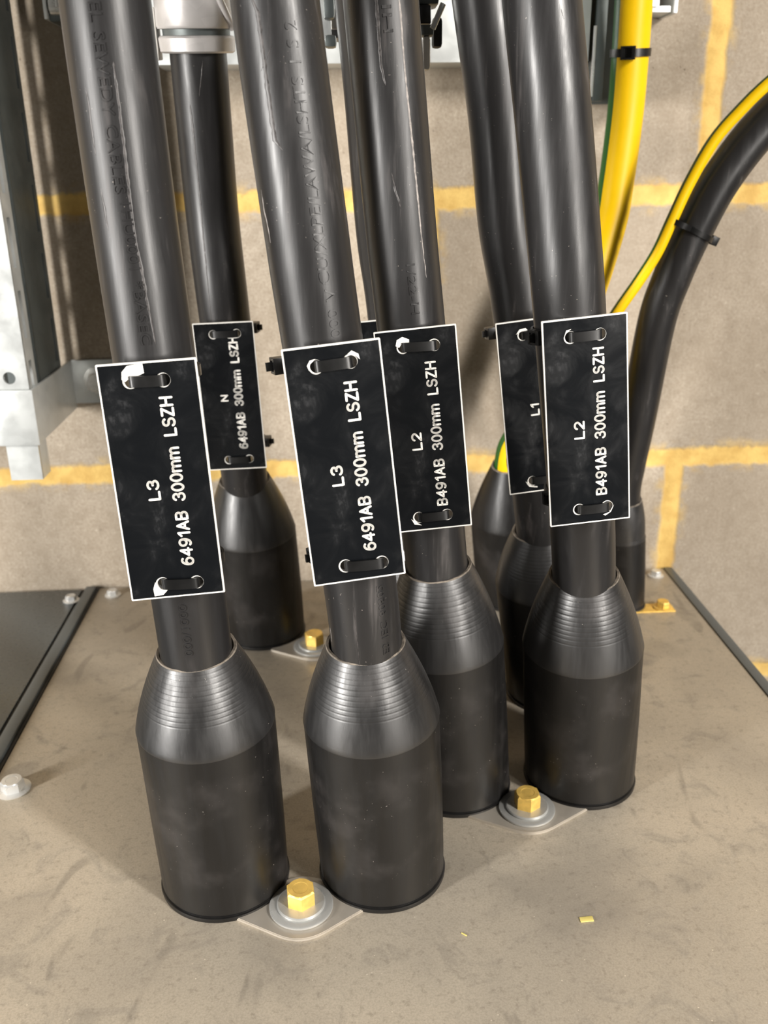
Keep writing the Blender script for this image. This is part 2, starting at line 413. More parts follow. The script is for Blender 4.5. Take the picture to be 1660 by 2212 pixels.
BL = {
 'A': 'black tapered cable boot, front left one at the lower left of the plate',
 'B': 'front black cable boot right of the lower yellow brass bolt',
 'C': 'black cable boot half hidden behind the front boot, left of the second brass bolt',
 'D': 'rightmost of the large black cable boots, right of the second brass bolt',
 'N': 'black cable boot at the back left under the small N tag',
 'G': 'dark black cable boot under the L1 tag, mostly hidden behind the right boot',
 'F': 'black cable boot fully tucked behind the two middle boots'}
CL = {
 'A': 'thick black cable at far left, running up behind the left L3 tag',
 'B': 'thick black scuffed cable behind the middle L3 tag',
 'C': 'black cable with a long pale scratch, behind the left L2 tag',
 'D': 'thick grey-black cable behind the right L2 tag',
 'N': 'thinner looking black cable at back left, from aluminium cleat down to N tag',
 'G': 'black cable carrying the L1 tag, left of and behind the right L2 cable',
 'F': 'black cable mostly hidden behind the middle cables, thin strip shows'}
CO = {}
for k in 'ABCDNGF':
    boot(k, BL[k], ribs=(k != 'N')); CO[k] = cable(k, CL[k])

# sheath embossing
def em(key, txt, y0, y1, phi, h, yy, down=True):
    p = PATHS[key]; z0 = U(*y0, y=yy).z; z1 = U(*y1, y=yy).z
    o = emboss(CO[key], p, txt, p.s_of_z(z0), p.s_of_z(z1), phi, h, R, MCB, down)
    under(CO[key], o)
em('A', 'EL SEWEDY CABLES', (215, 8), (270, 425), math.radians(-2), .0044, -.402)
em('A', '1HU0001 *BASEC', (275, 445), (325, 745), math.radians(4), .0042, -.406)
em('B', 'CU/XLPE/LAWA/LSHTS 1 S 2', (700, 615), (640, 60), math.radians(18), .0046, -.405, down=False)
em('B', '1000 V', (730, 742), (715, 625), math.radians(22), .0040, -.405, down=False)
em('A', '000/1000', (418, 1412), (400, 1300), math.radians(0), .0034, -.406, down=False)
em('B', 'ES IEC 60502', (868, 1408), (810, 1262), math.radians(32), .0036, -.405)
em('C', 'HI', (838, 80), (836, 20), math.radians(4), .004, -.33)
em('C', '1/22-H', (880, 575), (895, 680), math.radians(6), .004, -.34)

# pale scratches worn into the sheaths
MSC = mat_simple('scratched_sheath', srgb(150, 143, 138), .55, nscale=400, namp=.35)
MSD = mat_simple('light_scuff_on_sheath', srgb(68, 65, 64), .42, nscale=400, namp=.5)
def scratch(key, pts, w, label, mat=None):
    """thin worn line on the sheath passing the seen points (px,py,width factor)"""
    p = PATHS[key]; out = []
    for px, py, k in pts:
        best = None
        for i in range(241):
            s = p.L*i/240; c, T, n, x = p.frame(s); v = ROT.T @ (np.array(c)-CAM); cx = PP[0]+FPX*v[0]/-v[2]; cy = PP[1]-FPX*v[1]/-v[2]
            e = abs(cy-py)
            if best is None or e < best[0]: best = (e, s, cx, FPX*R/-v[2])
        out.append((best[1], math.asin(max(-.95, min(.95, (px-best[2])/best[3]))), k))
    bm = bmesh.new(); pv = None; rr = random.Random(len(pts)); L = []
    for a, b in zip(out, out[1:]):
        n = max(2, int(abs(b[0]-a[0])/.0012))
        for i in range(n): t_ = i/n; L.append([a[j]+(b[j]-a[j])*t_ for j in range(3)])
    L.append(list(out[-1]))
    for i, (s, ph, k) in enumerate(L):
        ph += .012*noise.noise(Vector((s*260, 3, len(pts)))); hw = w*k*(.65+.5*noise.noise(Vector((s*420, 1, 2))))/2/R
        if i in (0, len(L)-1): hw *= .1
        c, T, n, x = p.frame(s); row = [bm.verts.new(c+(n*math.cos(ph+q*hw)+x*math.sin(ph+q*hw))*(R+(.00009 if abs(q) < .9 else -.00004))) for q in (-1, -.5, .5, 1)]
        if pv:
            for j in range(3): bm.faces.new((pv[j], pv[j+1], row[j+1], row[j]))
        pv = row
    o = bmobj('scratch', bm, mat or MSC, None); under(CO[key], o); o['label'] = label
scratch('C', [(854, 0, .7), (862, 60, 1), (866, 120, .8), (873, 200, .8), (882, 270, 1), (888, 340, .9), (898, 430, 1), (905, 500, .6), (916, 600, .4)], .0016, 'long pale scratch')
scratch('C', [(808, 0, 1.2), (813, 60, 1.4), (820, 150, 1), (830, 195, .5)], .0018, 'dull scuff', MSD)
scratch('C', [(842, 370, .5), (850, 410, 1), (862, 460, .6)], .0014, 'dull scuff', MSD)
scratch('A', [(206, 190, .3), (212, 225, 1), (220, 290, 1), (228, 350, .4)], .0016, 'light scuff', MSD)
scratch('A', [(238, 415, .4), (246, 450, 1), (254, 490, .5)], .0018, 'light scuff', MSD)
scratch('A', [(266, 150, .5), (276, 220, .8), (290, 340, .9), (300, 430, 1), (312, 520, .6), (325, 580, 1), (340, 660, .7), (352, 740, .4)], .0019, 'light scuff', MSD)
scratch('B', [(545, 10, .4), (565, 60, 1.2), (578, 150, 1), (590, 240, 1.3), (600, 300, 1.2), (618, 340, .5)], .0022, 'light scuff', MSD)
scratch('B', [(572, 170, .4), (585, 145, .7), (596, 122, .4)], .0008, 'thin scratch', MSD)
scratch('B', [(568, 405, .3), (574, 440, 1), (580, 480, .8), (588, 520, .3)], .0014, 'pale nick')
scratch('B', [(761, 1268, .7), (766, 1310, .8), (772, 1360, .8), (776, 1410, .6)], .0005, 'fine pale crease', MSD)
scratch('B', [(710, 1330, .6), (709, 1350, 1), (708, 1365, .4)], .0006, 'fine pale crease')
scratch('N', [(446, 130, .3), (443, 165, 1), (438, 200, .5)], .0012, 'light scuff', MSD)
scratch('N', [(418, 225, .5), (424, 262, 1), (430, 330, .7), (440, 430, .8), (452, 560, .6), (462, 680, .4)], .0022, 'light scuff', MSD)
scratch('D', [(1195, 40, .5), (1200, 62, .8), (1202, 78, .3)], .0010, 'light scuff', MSD)
scratch('D', [(1206, 370, .4), (1212, 360, .8), (1217, 353, .4)], .0006, 'thin scratch', MSD)

# ------------------------------------------------------------------ engraved tags and their cable ties
LW, LH = .0395, .1005
LAB = {
 'A': ([-.0734, -.4167, .2404], [-.0704, -.0462, .0496], 'L3', '6491AB  300mm  LSZH', 'black engraved tag reading L3 on the far left cable, biggest tag at left'),
 'B': ([.0022, -.4190, .2462], [-.0771, -.0895, .0647], 'L3', '6491AB  300mm  LSZH', 'black engraved tag reading L3 on the middle cable, between N and L2 tags'),
 'C': ([.0415, -.3463, .2392], [-.0864, -.0857, -.0278], 'L2', 'B491AB  300mm  LSZH', 'black engraved tag reading L2, overlapped by the middle L3 tag'),
 'D': ([.1173, -.3641, .2460], [-.0154, -.0893, .0], 'L2', 'B491AB  300mm  LSZH', 'black scratched engraved tag reading L2, rightmost of all tags'),
 'N': ([-.0720, -.1737, .2169], [.0105, -.0311, -.0275], 'N', '6491AB  300mm  LSZH', 'small looking black engraved tag reading N on the back left cable'),
 'G': ([.1135, -.2712, .2303], [-.0508, -.1083, .0], 'L1', '6491AB  300mm  LSZH', 'black engraved tag reading L1, half covered by the right L2 tag'),
 'F': ([.0341, -.2640, .2309], [-.0498, -.0700, .0], 'L1', '6491AB  300mm  LSZH', 'black tag hidden behind the middle tags, only its top left corner peeks out')}
# holes (u,v) top-left, top-right, bottom-left, bottom-right
HOLES = {
 'A': [(.325, .075), (.655, .078), (.36, .935), (.72, .942)],
 'B': [(.33, .082), (.68, .080), (.37, .928), (.76, .935)],
 'C': [(.34, .085), (.72, .090), (.34, .93), (.70, .93)],
 'D': [(.33, .085), (.68, .085), (.37, .925), (.72, .925)],
 'N': [(.33, .075), (.72, .075), (.36, .93), (.72, .93)],
 'G': [(.38, .085), (.72, .085), (.36, .93), (.72, .93)],
 'F': [(.38, .085), (.72, .085), (.36, .93), (.72, .93)]}
def arc(cx, cy, rx, ry, a0, a1, n=14):
    return [(cx+rx*math.cos(math.radians(a0+(a1-a0)*i/n)), cy+ry*math.sin(math.radians(a0+(a1-a0)*i/n))) for i in range(n+1)]
GL = {
 'L': (.50, [[(0, 1), (0, 0), (.50, 0)]]),
 'N': (.60, [[(0, 0), (0, 1), (.60, 0), (.60, 1)]]),
 'H': (.60, [[(0, 0), (0, 1)], [(.6, 0), (.6, 1)], [(0, .52), (.6, .52)]]),
 'Z': (.56, [[(.02, 1), (.54, 1), (0, 0), (.56, 0)]]),
 'A': (.64, [[(0, 0), (.32, 1), (.64, 0)], [(.11, .33), (.53, .33)]]),
 '1': (.34, [[(.05, .76), (.30, 1), (.30, 0)]]),
 '4': (.58, [[(.43, 0), (.43, 1), (0, .30), (.58, .30)]]),
 '0': (.54, [arc(.27, .5, .27, .5, 0, 360, 28)]),
 '3': (.54, [arc(.26, .76, .24, .24, 165, -90)+arc(.26, .27, .28, .27, 80, -165)]),
 '2': (.54, [arc(.27, .72, .26, .28, 170, -38)+[(0, 0), (.54, 0)]]),
 '6': (.54, [arc(.27, .31, .27, .31, 0, 360, 26), arc(.33, .42, .33, .58, 200, 62)]),
 '9': (.54, [arc(.27, .69, .27, .31, 0, 360, 26), arc(.21, .58, .33, .58, 20, -118)]),
 'B': (.56, [[(.30, .53), (0, .53), (0, 1)]+arc(.31, .765, .23, .235, 90, -90), [(0, .53), (0, 0)]+arc(.31, .265, .26, .265, -90, 90)]),
 'S': (.56, [arc(.28, .755, .25, .245, 25, 262)+arc(.28, .26, .28, .26, 82, -160)]),
 'm': (.82, [[(0, 0), (0, .72)], arc(.205, .46, .205, .25, 180, 0)+[(.41, 0)], arc(.615, .46, .205, .25, 180, 0)+[(.82, 0)]]),
}
def stroke_text(txt, length, height, sw):
    """single-stroke engraved letters: ribbons with round ends, centred, x along the words"""
    lines = []; x = 0.
    for ch in txt:
        if ch == ' ': x += .40; continue
        w, ls = GL[ch]; lines += [[(x+a, b) for a, b in l] for l in ls]; x += w+.25
    tot = x-.25; ky = (height-sw); kx = (length-sw)/tot
    me = bpy.data.meshes.new('w'); bm = bmesh.new(); h = sw/2
    for l in lines:
        P = [Vector(((a-tot/2)*kx, (b-.5)*ky, 0)) for a, b in l]
        for p in P: bm.faces.new([bm.verts.new((p.x+h*math.cos(i*math.pi/6), p.y+h*math.sin(i*math.pi/6), .00003)) for i in range(12)])
        for p, q in zip(P, P[1:]):
            d = (q-p).normalized(); n = Vector((-d.y, d.x, 0))*h
            bm.faces.new([bm.verts.new(v+Vector((0, 0, .00003))) for v in (p-n, q-n, q+n, p+n)])
    bm.to_mesh(me); bm.free(); return me
def sheet(outer, holes, y0, y1, mat, name, parent, bev=.0):
    cu = bpy.data.curves.new('s', 'CURVE'); cu.dimensions = '2D'; cu.fill_mode = 'BOTH'; cu.extrude = abs(y1-y0)/2
    for loop in [outer]+holes:
        sp = cu.splines.new('POLY'); sp.points.add(len(loop)-1); sp.use_cyclic_u = True
        for q, (a, b) in zip(sp.points, loop): q.co = (a, b, 0, 1)
    o = bpy.data.objects.new('s', cu); COL.objects.link(o)
    me = bpy.data.meshes.new_from_object(o.evaluated_get(bpy.context.evaluated_depsgraph_get()))
    bpy.data.objects.remove(o); bpy.data.curves.remove(cu)
    for v in me.vertices: v.co = Vector((v.co.x, (y0+y1)/2 - v.co.z, v.co.y))
    return link(name, me, parent, (mat,), smooth=False)
def circ(x, z, r, n=40, jit=0.): return [(x+r*math.cos(2*math.pi*i/n)*(1+jit*math.sin(3*i)), z+r*math.sin(2*math.pi*i/n)) for i in range(n)]
def rect(w, h, c=.0008):
    return [(-w/2+c, -h/2), (w/2-c, -h/2), (w/2, -h/2+c), (w/2, h/2-c), (w/2-c, h/2), (-w/2+c, h/2), (-w/2, h/2-c), (-w/2, -h/2+c)]
def uv(u, v): return ((u-.5)*LW, (.5-v)*LH)
WORN = {'A': [[(.345, .055), (.27, .075), (.24, .065), (.25, .035), (.31, .012), (.465, .006), (.47, .045), (.40, .055)],
              [(.275, .925), (.245, .955), (.25, .988), (.345, .984), (.42, .955), (.36, .962), (.32, .958)]],
        'B': [[(.655, .048), (.70, .036), (.765, .052), (.775, .075), (.735, .058)], [(.235, .075), (.27, .055), (.33, .052), (.27, .07), (.25, .095)]],
        'C': [[(.25, .075), (.27, .048), (.34, .035), (.42, .050), (.415, .075), (.34, .062), (.29, .085)], [(.235, .935), (.27, .965), (.36, .972), (.30, .955)]],
        'D': [[(.66, .965), (.74, .955), (.80, .92), (.76, .955), (.69, .972)], [(.25, .085), (.28, .052), (.34, .048), (.28, .065)]],
        'G': [[(.28, .075), (.33, .05), (.42, .045), (.45, .06), (.36, .062)], [(.25, .93), (.28, .955), (.42, .968), (.42, .975), (.30, .965)]],
        'F': [], 'N': []}
LM = {}
for k, (loc, rv, t1, t2, lab) in LAB.items():
    rv = Vector(rv); rm = Matrix.Rotation(rv.length, 4, rv.normalized()); mw = Matrix.Translation(loc) @ rm; LM[k] = mw
    t = empty('cable_tag', loc, lab, 'cable tag', 'engraved tags tied to the cables'); t.matrix_world = mw
    hs = [uv(*h) for h in HOLES[k]]
    core = sheet(rect(LW, LH, .0003), [circ(x, z, .0026) for x, z in hs], -.0004, .0011, MWH, 'white_core', t)
    core['label'] = 'white edge line and hole rims'
    rr = random.Random(ord(k)); fh = []
    for x, z in hs:
        a = rr.uniform(2.4, 4.2); fh.append(circ(x+.00028*math.cos(a), z+.00028*math.sin(a)*rr.choice((1, -1)), .00297))
    sheet(rect(LW-.00145, LH-.00145, .0002), fh, -.00062, -.0004, MLB, 'black_face', t)
    mes = [stroke_text(t2, .0722 if k != 'N' else .0765, .0055 if k != 'N' else .0062, .00095 if k != 'N' else .0012), None]
    h1 = .0052; l1 = {'L3': .0088, 'L2': .0088, 'L1': .0072, 'N': .0046}[t1]
    mes[1] = stroke_text(t1, l1, h1, .00095 if k != 'N' else .0010)
    cx2, cz2 = uv(.648, {'A': .503, 'B': .515, 'C': .522, 'D': .503, 'N': .475}.get(k, .51)); cx1, cz1 = uv(.398 if k != 'G' else .47, {'A': .525, 'B': .535, 'C': .545, 'D': .527, 'N': .50, 'G': .51}.get(k, .53))
    if k == 'N': cx1, cx2 = uv(.40, 0)[0], uv(.64, 0)[0]
    for me, (ox, oz) in zip(mes, ((cx2, cz2), (cx1, cz1))):
        for v in me.vertices: v.co = Vector((ox - v.co.y, -.00064 - v.co.z, oz + v.co.x))
    o = join_meshes('engraved_lettering', mes, MWH, t); o['label'] = 'white engraved wording'
    for w in WORN[k]:
        bm = bmesh.new(); vs = [bm.verts.new((uv(*q)[0], -.00066, uv(*q)[1])) for q in w]
        f = bm.faces.new(vs); e = bmesh.ops.extrude_face_region(bm, geom=[f])
        for v in e['geom']:
            if isinstance(v, bmesh.types.BMVert): v.co.y += .0001
        bmobj('worn_patch', bm, MWH, t, smooth=False)['label'] = 'white worn-through patch at a hole'

def strap_mesh(pts, zdir, w, th, closed=False):
    """flat band with its width along zdir following pts"""
    bm = bmesh.new(); rings = []; n = len(pts)
    for i, p in enumerate(pts):
        a = pts[(i-1) % n] if (closed or i > 0) else pts[i]; b = pts[(i+1) % n] if (closed or i < n-1) else pts[i]
        T = (b-a).normalized(); nn = T.cross(zdir).normalized()
        q = [(-.5, -.5), (-.42, -.5), (.42, -.5), (.5, -.5), (.5, .5), (-.5, .5)]
        rings.append([bm.verts.new(p + zdir*w*x + nn*th*y) for x, y in q])
    m = len(rings[0])
    rg = list(zip(rings, rings[1:])) + ([(rings[-1], rings[0])] if closed else [])
    for a, b in rg:
        for j in range(m): bm.faces.new((a[j], a[(j+1) % m], b[(j+1) % m], b[j]))
    if not closed: bm.faces.new(rings[0][::-1]); bm.faces.new(rings[-1])
    return bm
def tie_head(parent, c, T, out, w=.0068, l=.0078, d=.0052):
    """ratchet head: T along the strap, out away from the cable"""
    z = T.cross(out).normalized(); mt = Matrix((T, z, out)).transposed()
    bm = bmesh.new()
    box(bm, (-l/2, -w/2, -d/2), (-l/2+.0014, w/2, d/2), .0003); box(bm, (l/2-.0024, -w/2, -d/2), (l/2, w/2, d/2), .0003)
    box(bm, (-l/2+.001, -w/2, -d/2), (l/2-.002, -w/2+.0012, d/2), .0003); box(bm, (-l/2+.001, w/2-.0012, -d/2), (l/2-.002, w/2, d/2), .0003)
    box(bm, (-l/2+.001, -w/2+.001, -d/2), (l/2-.002, w/2-.001, -d/2+.0022))
    box(bm, (-l/2+.0013, -w/2+.0014, -d/2+.0015), (-l/2+.0026, w/2-.0014, d/2-.0008), .0002)
    for v in bm.verts: v.co = mt @ v.co + c
    o = bmobj('ratchet_head', bm, MTIE, None); under(parent, o); return o
TIES = {
 ('A', 0): 'black cable tie through the top holes of the left L3 tag', ('A', 1): 'black cable tie through the bottom holes of the left L3 tag',
 ('B', 0): 'black cable tie at the top of the middle L3 tag, square head sticking out left', ('B', 1): 'black cable tie at the bottom of the middle L3 tag, head just showing left',
 ('C', 0): 'black cable tie through the top holes of the left L2 tag', ('C', 1): 'black cable tie through the bottom holes of the left L2 tag',
 ('D', 0): 'black cable tie at the top of the right L2 tag, head over the L1 tag', ('D', 1): 'black cable tie at the bottom of the right L2 tag, head under the L1 tag',
 ('N', 0): 'black cable tie through the top holes of the N tag', ('N', 1): 'black cable tie through the bottom holes of the N tag',
 ('G', 0): 'black cable tie at the top of the L1 tag, head sticking out to its left', ('G', 1): 'black cable tie at the bottom of the L1 tag',
 ('F', 0): 'black cable tie at the top corner of the hidden tag'}
HEADS = {('A', 0): 200, ('A', 1): 150, ('B', 0): -77, ('B', 1): -62, ('C', 0): 190, ('C', 1): 150, ('D', 0): -62, ('D', 1): -60, ('N', 0): 78, ('N', 1): 80, ('G', 0): -80, ('G', 1): 170, ('F', 0): -68}
for (k, j), lab in TIES.items():
    mw = LM[k]; inv = mw.inverted(); (x0, z0), (x1, z1) = [uv(*h) for h in HOLES[k][2*j:2*j+2]]; zc = (z0+z1)/2
    P = PATHS[k]; best = min((abs((inv @ P.at(P.L*i/600)[0]).z-zc), i) for i in range(601))[1]
    cc = inv @ P.at(P.L*best/600)[0]; rad = R+.0011
    zd = Vector((0, 0, 1))
    pts = [Vector((x0, .0004, z0))]
    cyl = lambda a: Vector((cc.x+rad*math.sin(a), cc.y-rad*math.cos(a), zc))
    a0 = -math.radians(62); a1 = math.radians(62)
    front = [Vector((x0-.0006, .0022, z0)), Vector((x0-.0003, -.0002, z0)), Vector((x0+.0010, -.0016, z0)), Vector(((x0+x1)/2, -.0021, (z0+z1)/2)), Vector((x1-.0010, -.0016, z1)), Vector((x1+.0003, -.0002, z1)), Vector((x1+.0006, .0022, z1))]
    arc = [cyl(a1+(2*math.pi+a0-a1)*i/22) for i in range(23)]
    allp = front+arc; P2 = [allp[-1]]+allp+[allp[0], allp[1]]
    sm = []
    for i in range(1, len(P2)-2):
        a, b, c, d = P2[i-1:i+3]
        for q in range(4):
            t_ = q/4; sm.append(.5*((2*b)+(c-a)*t_+(2*a-5*b+4*c-d)*t_*t_+(3*b-a-3*c+d)*t_**3))
    t = empty('cable_tie', mw @ Vector(((x0+x1)/2, 0, zc)), lab, 'cable tie', 'black cable ties holding the tags')
    bm = strap_mesh(sm, zd, .0045, .0011, True)
    for v in bm.verts: v.co = mw @ v.co
    under(t, bmobj('strap', bm, MTIE, None))
    th = math.radians(HEADS[(k, j)]); o_ = Vector((math.sin(th), -math.cos(th), 0)); T_ = Vector((math.cos(th), math.sin(th), 0))
    hc = Vector((cc.x, cc.y, zc)) + o_*(R+.0034)
    r3 = mw.to_3x3(); tie_head(t, mw @ hc, (r3 @ T_).normalized(), (r3 @ o_).normalized())
    tl = [mw @ (hc+o_*q) for q in (0, .0034, .0052)]
    bm = strap_mesh(tl, (r3 @ zd).normalized(), .0036, .0011); under(t, bmobj('cut_tail', bm, MTIE, None))

# ------------------------------------------------------------------ earth cables at the wall
# yellow cable with its boot
SPEC['H'] = dict(base=(.1510, -.0490), rim=(1100, 1003, -.078), seam=(1085, 1150), pts=[(1105, 985, -.080), (1160, 900, -.088), (1250, 690, -.090), (1312, 500, -.080), (1331, 400, -.076), (1351, 250, -.074), (1362, 120, -.076), (1370, 0, -.080)])
boot('H', 'black boot at the back wall where the yellow earth cable ends', rr=.0140, ribs=False)
d = SPEC['H']; b = Vector((*d['base'], 0)); rim = U(1100, 1003, y=-.078)
pts = [b+Vector((0, 0, .004)), b.lerp(rim, .5)] + [U(p[0], p[1], y=p[2]) for p in d['pts']]; pts += rise(pts)
PY = Path(pts); t = empty('earth_cable', b, 'thick bright yellow and green earth cable curving down by the wall', 'cable')
under(t, tube('sheath', PY, .0128, (MYW, MGN), matfn=lambda a: 1 if 180 < a < 297 else 0))
# black cable bending in from the right
SPEC['E'] = dict(base=(.2420, -.0730), rim=(1347, 1080, -.082), seam=(1365, 1178), pts=[])
boot('E', 'slim black boot at the back right, at the foot of the bent cable', rb=.0178, rr=.0150, lip=.0006, ribs=False)
pts = [Vector((.2420, -.0730, .004)), Vector((.2400, -.077, .05)), U(1347, 1075, y=-.083), U(1358, 1000, y=-.090), U(1379, 900, y=-.100), U(1418, 700, y=-.112), U(1452, 600, y=-.118), U(1497, 500, y=-.122), U(1560, 385, y=-.126), U(1655, 265, y=-.130), U(1780, 155, y=-.135), U(1920, 70, y=-.140)]
PE = Path(pts); t = empty('power_cable', (.2420, -.073, 0), 'black cable bending in from the upper right down to the back of the plate', 'cable', 'black single core power cables')
under(t, tube('sheath', PE, .0137, MCB))
pts = [Vector((.2030, -.060, .002)), Vector((.2030, -.064, .06)), U(1232, 960, y=-.10), U(1262, 810, y=-.118), U(1290, 745, y=-.122), U(1333, 675, y=-.124), U(1382, 605, y=-.127), U(1420, 545, y=-.130), U(1451, 478, y=-.132), U(1490, 395, y=-.134), U(1542, 305, y=-.138), U(1601, 237, y=-.142), U(1660, 180, y=-.146), U(1760, 100, y=-.15)]
PW = Path(pts); t = empty('earth_wire', (.203, -.06, 0), 'thin yellow and green earth wire strapped along the bent black cable', 'wire')
under(t, tube('sheath', PW, .0041, (MYW, MGN), n=32, matfn=lambda a: 0 if (a < 72 or a > 308) else 1))

def loop_tie(label, path, s, rx, head_deg, w, extra=None, group='black cable ties on the earth cables', tilt=0.):
    c, T, n, x = path.frame(s)
    t = empty('cable_tie', c, label, 'cable tie', group)
    pts = []
    for i in range(64):
        a = 2*math.pi*i/64; rr = rx+.0007; p = (n*math.cos(a)+x*math.sin(a))*rr
        if extra is not None:
            off = extra-c; off -= T*off.dot(T); ang = math.atan2(off.dot(x), off.dot(n)); da = (a-ang+math.pi) % (2*math.pi)-math.pi
            wgt = max(0, 1-(abs(da)/.62)**2); p *= 1+wgt*.0088/rx
        pts.append(c+p+T*tilt*math.sin(a)*rr)
    under(t, bmobj('strap', strap_mesh(pts, T, w, .0012, True), MTIE, None))
    th = math.radians(head_deg); o_ = n*math.cos(th)+x*math.sin(th); T_ = -n*math.sin(th)+x*math.cos(th)
    tie_head(t, c+o_*(rx+.0030)+T*tilt*math.sin(th)*rx, T_, o_, w=w*1.65, l=w*1.9, d=.0055)
    return t
loop_tie('black cable tie around the yellow earth cable near the top right', PY, PY.s_of_z(U(1360, 110, y=-.088).z), .0128, -22, .0052)
ce = PE.s_of_z(U(1505, 500, y=-.135).z)
loop_tie('black cable tie binding the thin earth wire to the bent black cable', PE, ce, .0142, 96, .0038, extra=U(1450, 480, y=-.132), tilt=-.10)

# ------------------------------------------------------------------ bolts, washers, screws
def hexhead(bm, r, z0, z1, rot=0.):
    lv = [[bm.verts.new((q*math.cos(rot+i*math.pi/3), q*math.sin(rot+i*math.pi/3), z)) for i in range(6)] for z, q in ((z0, r), (z1-.0009, r), (z1, r*.90))]
    for a, b in zip(lv, lv[1:]):
        for i in range(6): bm.faces.new((a[i], a[(i+1) % 6], b[(i+1) % 6], b[i]))
    bm.faces.new(lv[-1]); bm.faces.new(lv[0][::-1])
    # chamfered crown
    lathe(bm, [(z1-.0004, r*.86), (z1+.0002, r*.83), (z1+.0002, r*.52), (z1+.00005, r*.48)], 36)
def diamond(loc, hw, hh, rot, label):
    """rounded diamond clamp plate lying on the top plate"""
    V = [Vector((hw, 0)), Vector((0, hh)), Vector((-hw, 0)), Vector((0, -hh))]; out = []
    for i, v in enumerate(V):
        a = V[i-1]; b = V[(i+1) % 4]; k = .12 if i % 2 == 0 else .30
        p, q = v.lerp(a, k), v.lerp(b, k)
        for s in range(9):
            t_ = s/8; out.append(p*(1-t_)**2+v*2*t_*(1-t_)+q*t_*t_)
    bm = bmesh.new(); c, s = math.cos(rot), math.sin(rot)
    vs = [bm.verts.new((p.x*c-p.y*s, p.x*s+p.y*c, .0001)) for p in out]; f = bm.faces.new(vs)
    e = bmesh.ops.extrude_face_region(bm, geom=[f])
    for v in e['geom']:
        if isinstance(v, bmesh.types.BMVert): v.co.z = .0017
    ed = [x for x in bm.edges if all(abs(v.co.z-.0017) < 1e-6 for v in x.verts)]
    bmesh.ops.bevel(bm, geom=ed, offset=.0004, segments=2, affect='EDGES')
    o = bmobj('clamp_plate', bm, MCP, None); o.location = loc; return tag(o, label, 'clamp plate', 'diamond clamp plates under the brass bolts')
def brass_bolt(loc, label, rot=.2, r=.0079, h=.0084, zb=.0017, group='brass hex bolts on the top plate'):
    t = empty('hex_bolt', loc, label, 'bolt', group)
    bm = bmesh.new(); lathe(bm, [(zb+.0001, .0078), (zb+.0001, .0162), (zb+.0004, .0166), (zb+.0014, .0166), (zb+.0018, .0160), (zb+.0018, .0078)], 64); bmobj('flat_washer', bm, MWA, t)
    z = zb+.0018
    bm = bmesh.new(); lathe(bm, [(z, .006), (z, .0122), (z+.0004, .0126), (z+.0011, .0126), (z+.0016, .0120), (z+.0018, .0092), (z+.0018, .006)], 64); bmobj('spring_washer', bm, MWA, t)
    z += .0018
    bm = bmesh.new(); hexhead(bm, r, z, z+h, rot); bmobj('bolt_head', bm, MBR, t, angle=25)
    return t
c1 = U(651, 1950, z=.004); c2 = U(1139, 1741, z=.004); c3 = U(680, 1391, z=.004)
diamond((c1.x, c1.y, 0), .0405, .0255, math.radians(2), 'diamond shaped galvanised plate between the two front boots')
diamond((c2.x, c2.y-.0005, 0), .0395, .0235, math.radians(1), 'diamond shaped galvanised plate between the two right boots')
diamond((c3.x, c3.y, 0), .0370, .0235, math.radians(2), 'diamond shaped galvanised plate beside the back left boot')
brass_bolt((c1.x, c1.y, 0), 'yellow brass hex bolt with washers between the two front boots', rot=math.radians(-84))
brass_bolt((c2.x, c2.y, 0), 'yellow brass hex bolt with washers between the two right boots', rot=math.radians(-86))
brass_bolt((c3.x, c3.y, 0), 'yellow brass hex bolt with washers right of the back left boot', rot=math.radians(-80))
def screw(loc, label, r=.0048, mat=None, group='small zinc screws at the cabinet edges'):
    t = empty('cabinet_screw', loc, label, 'screw', group); mat = mat or MZB
    bm = bmesh.new(); lathe(bm, [(.0001, .001), (.0001, r*1.45), (.0008, r*1.5), (.0011, r*1.4), (.0011, .001)], 40); bmobj('washer', bm, mat, t)
    bm = bmesh.new(); hexhead(bm, r, .0011, .0011+r*.85, .3); bmobj('screw_head', bm, mat, t, angle=25); return t
p = U(243, 1277, z=.004); screw((p.x, p.y, 0), 'small shiny screw at the back left corner of the dusty plate')
p = U(153, 1289, z=.004); screw((p.x, p.y, 0), 'small shiny screw on the dark neighbouring cabinet top')
p = U(1418, 1235, z=.004); screw((p.x, p.y, 0), 'small shiny screw at the back right corner of the plate')
p = U(26, 1691, z=.005); screw((p.x, p.y, 0), 'pale hex screw on the plate at the left edge', r=.0072)
p = U(1433, 1303, z=.005); brass_s = screw((p.x, p.y, .0012), 'small brass screw near the back right corner of the plate', r=.0056, mat=MBR, group='brass screws')
bm = bmesh.new(); box(bm, (p.x-.036, p.y-.0075, .0001), (p.x+.009, p.y+.0075, .0012), .0003); tag(bmobj('earth_tab', bm, MBR), 'thin brass tab under the small brass screw at right', 'metal tab')
p = U(1268, 1987, z=0)
bm = bmesh.new(); box(bm, (-.0034, -.0016, .0001), (.0034, .0016, .0007), .0002)
for v in bm.verts: v.co.y += .0006*math.sin(v.co.x*900)
o = bmobj('debris_chip', bm, mat_simple('pale_yellow_plastic', srgb(222, 205, 120), .5)); o.location = p; tag(o, 'tiny pale yellow chip lying on the plate at lower right', 'debris')
p = U(1003, 2019, z=0); bm = bmesh.new(); box(bm, (-.0016, -.0003, .0001), (.0016, .0003, .0005), .0001)
o = bmobj('debris_chip', bm, bpy.data.materials['pale_yellow_plastic']); o.location = p; o.rotation_euler.z = -.7; tag(o, 'tiny yellow sliver lying on the plate below the front boots', 'debris')

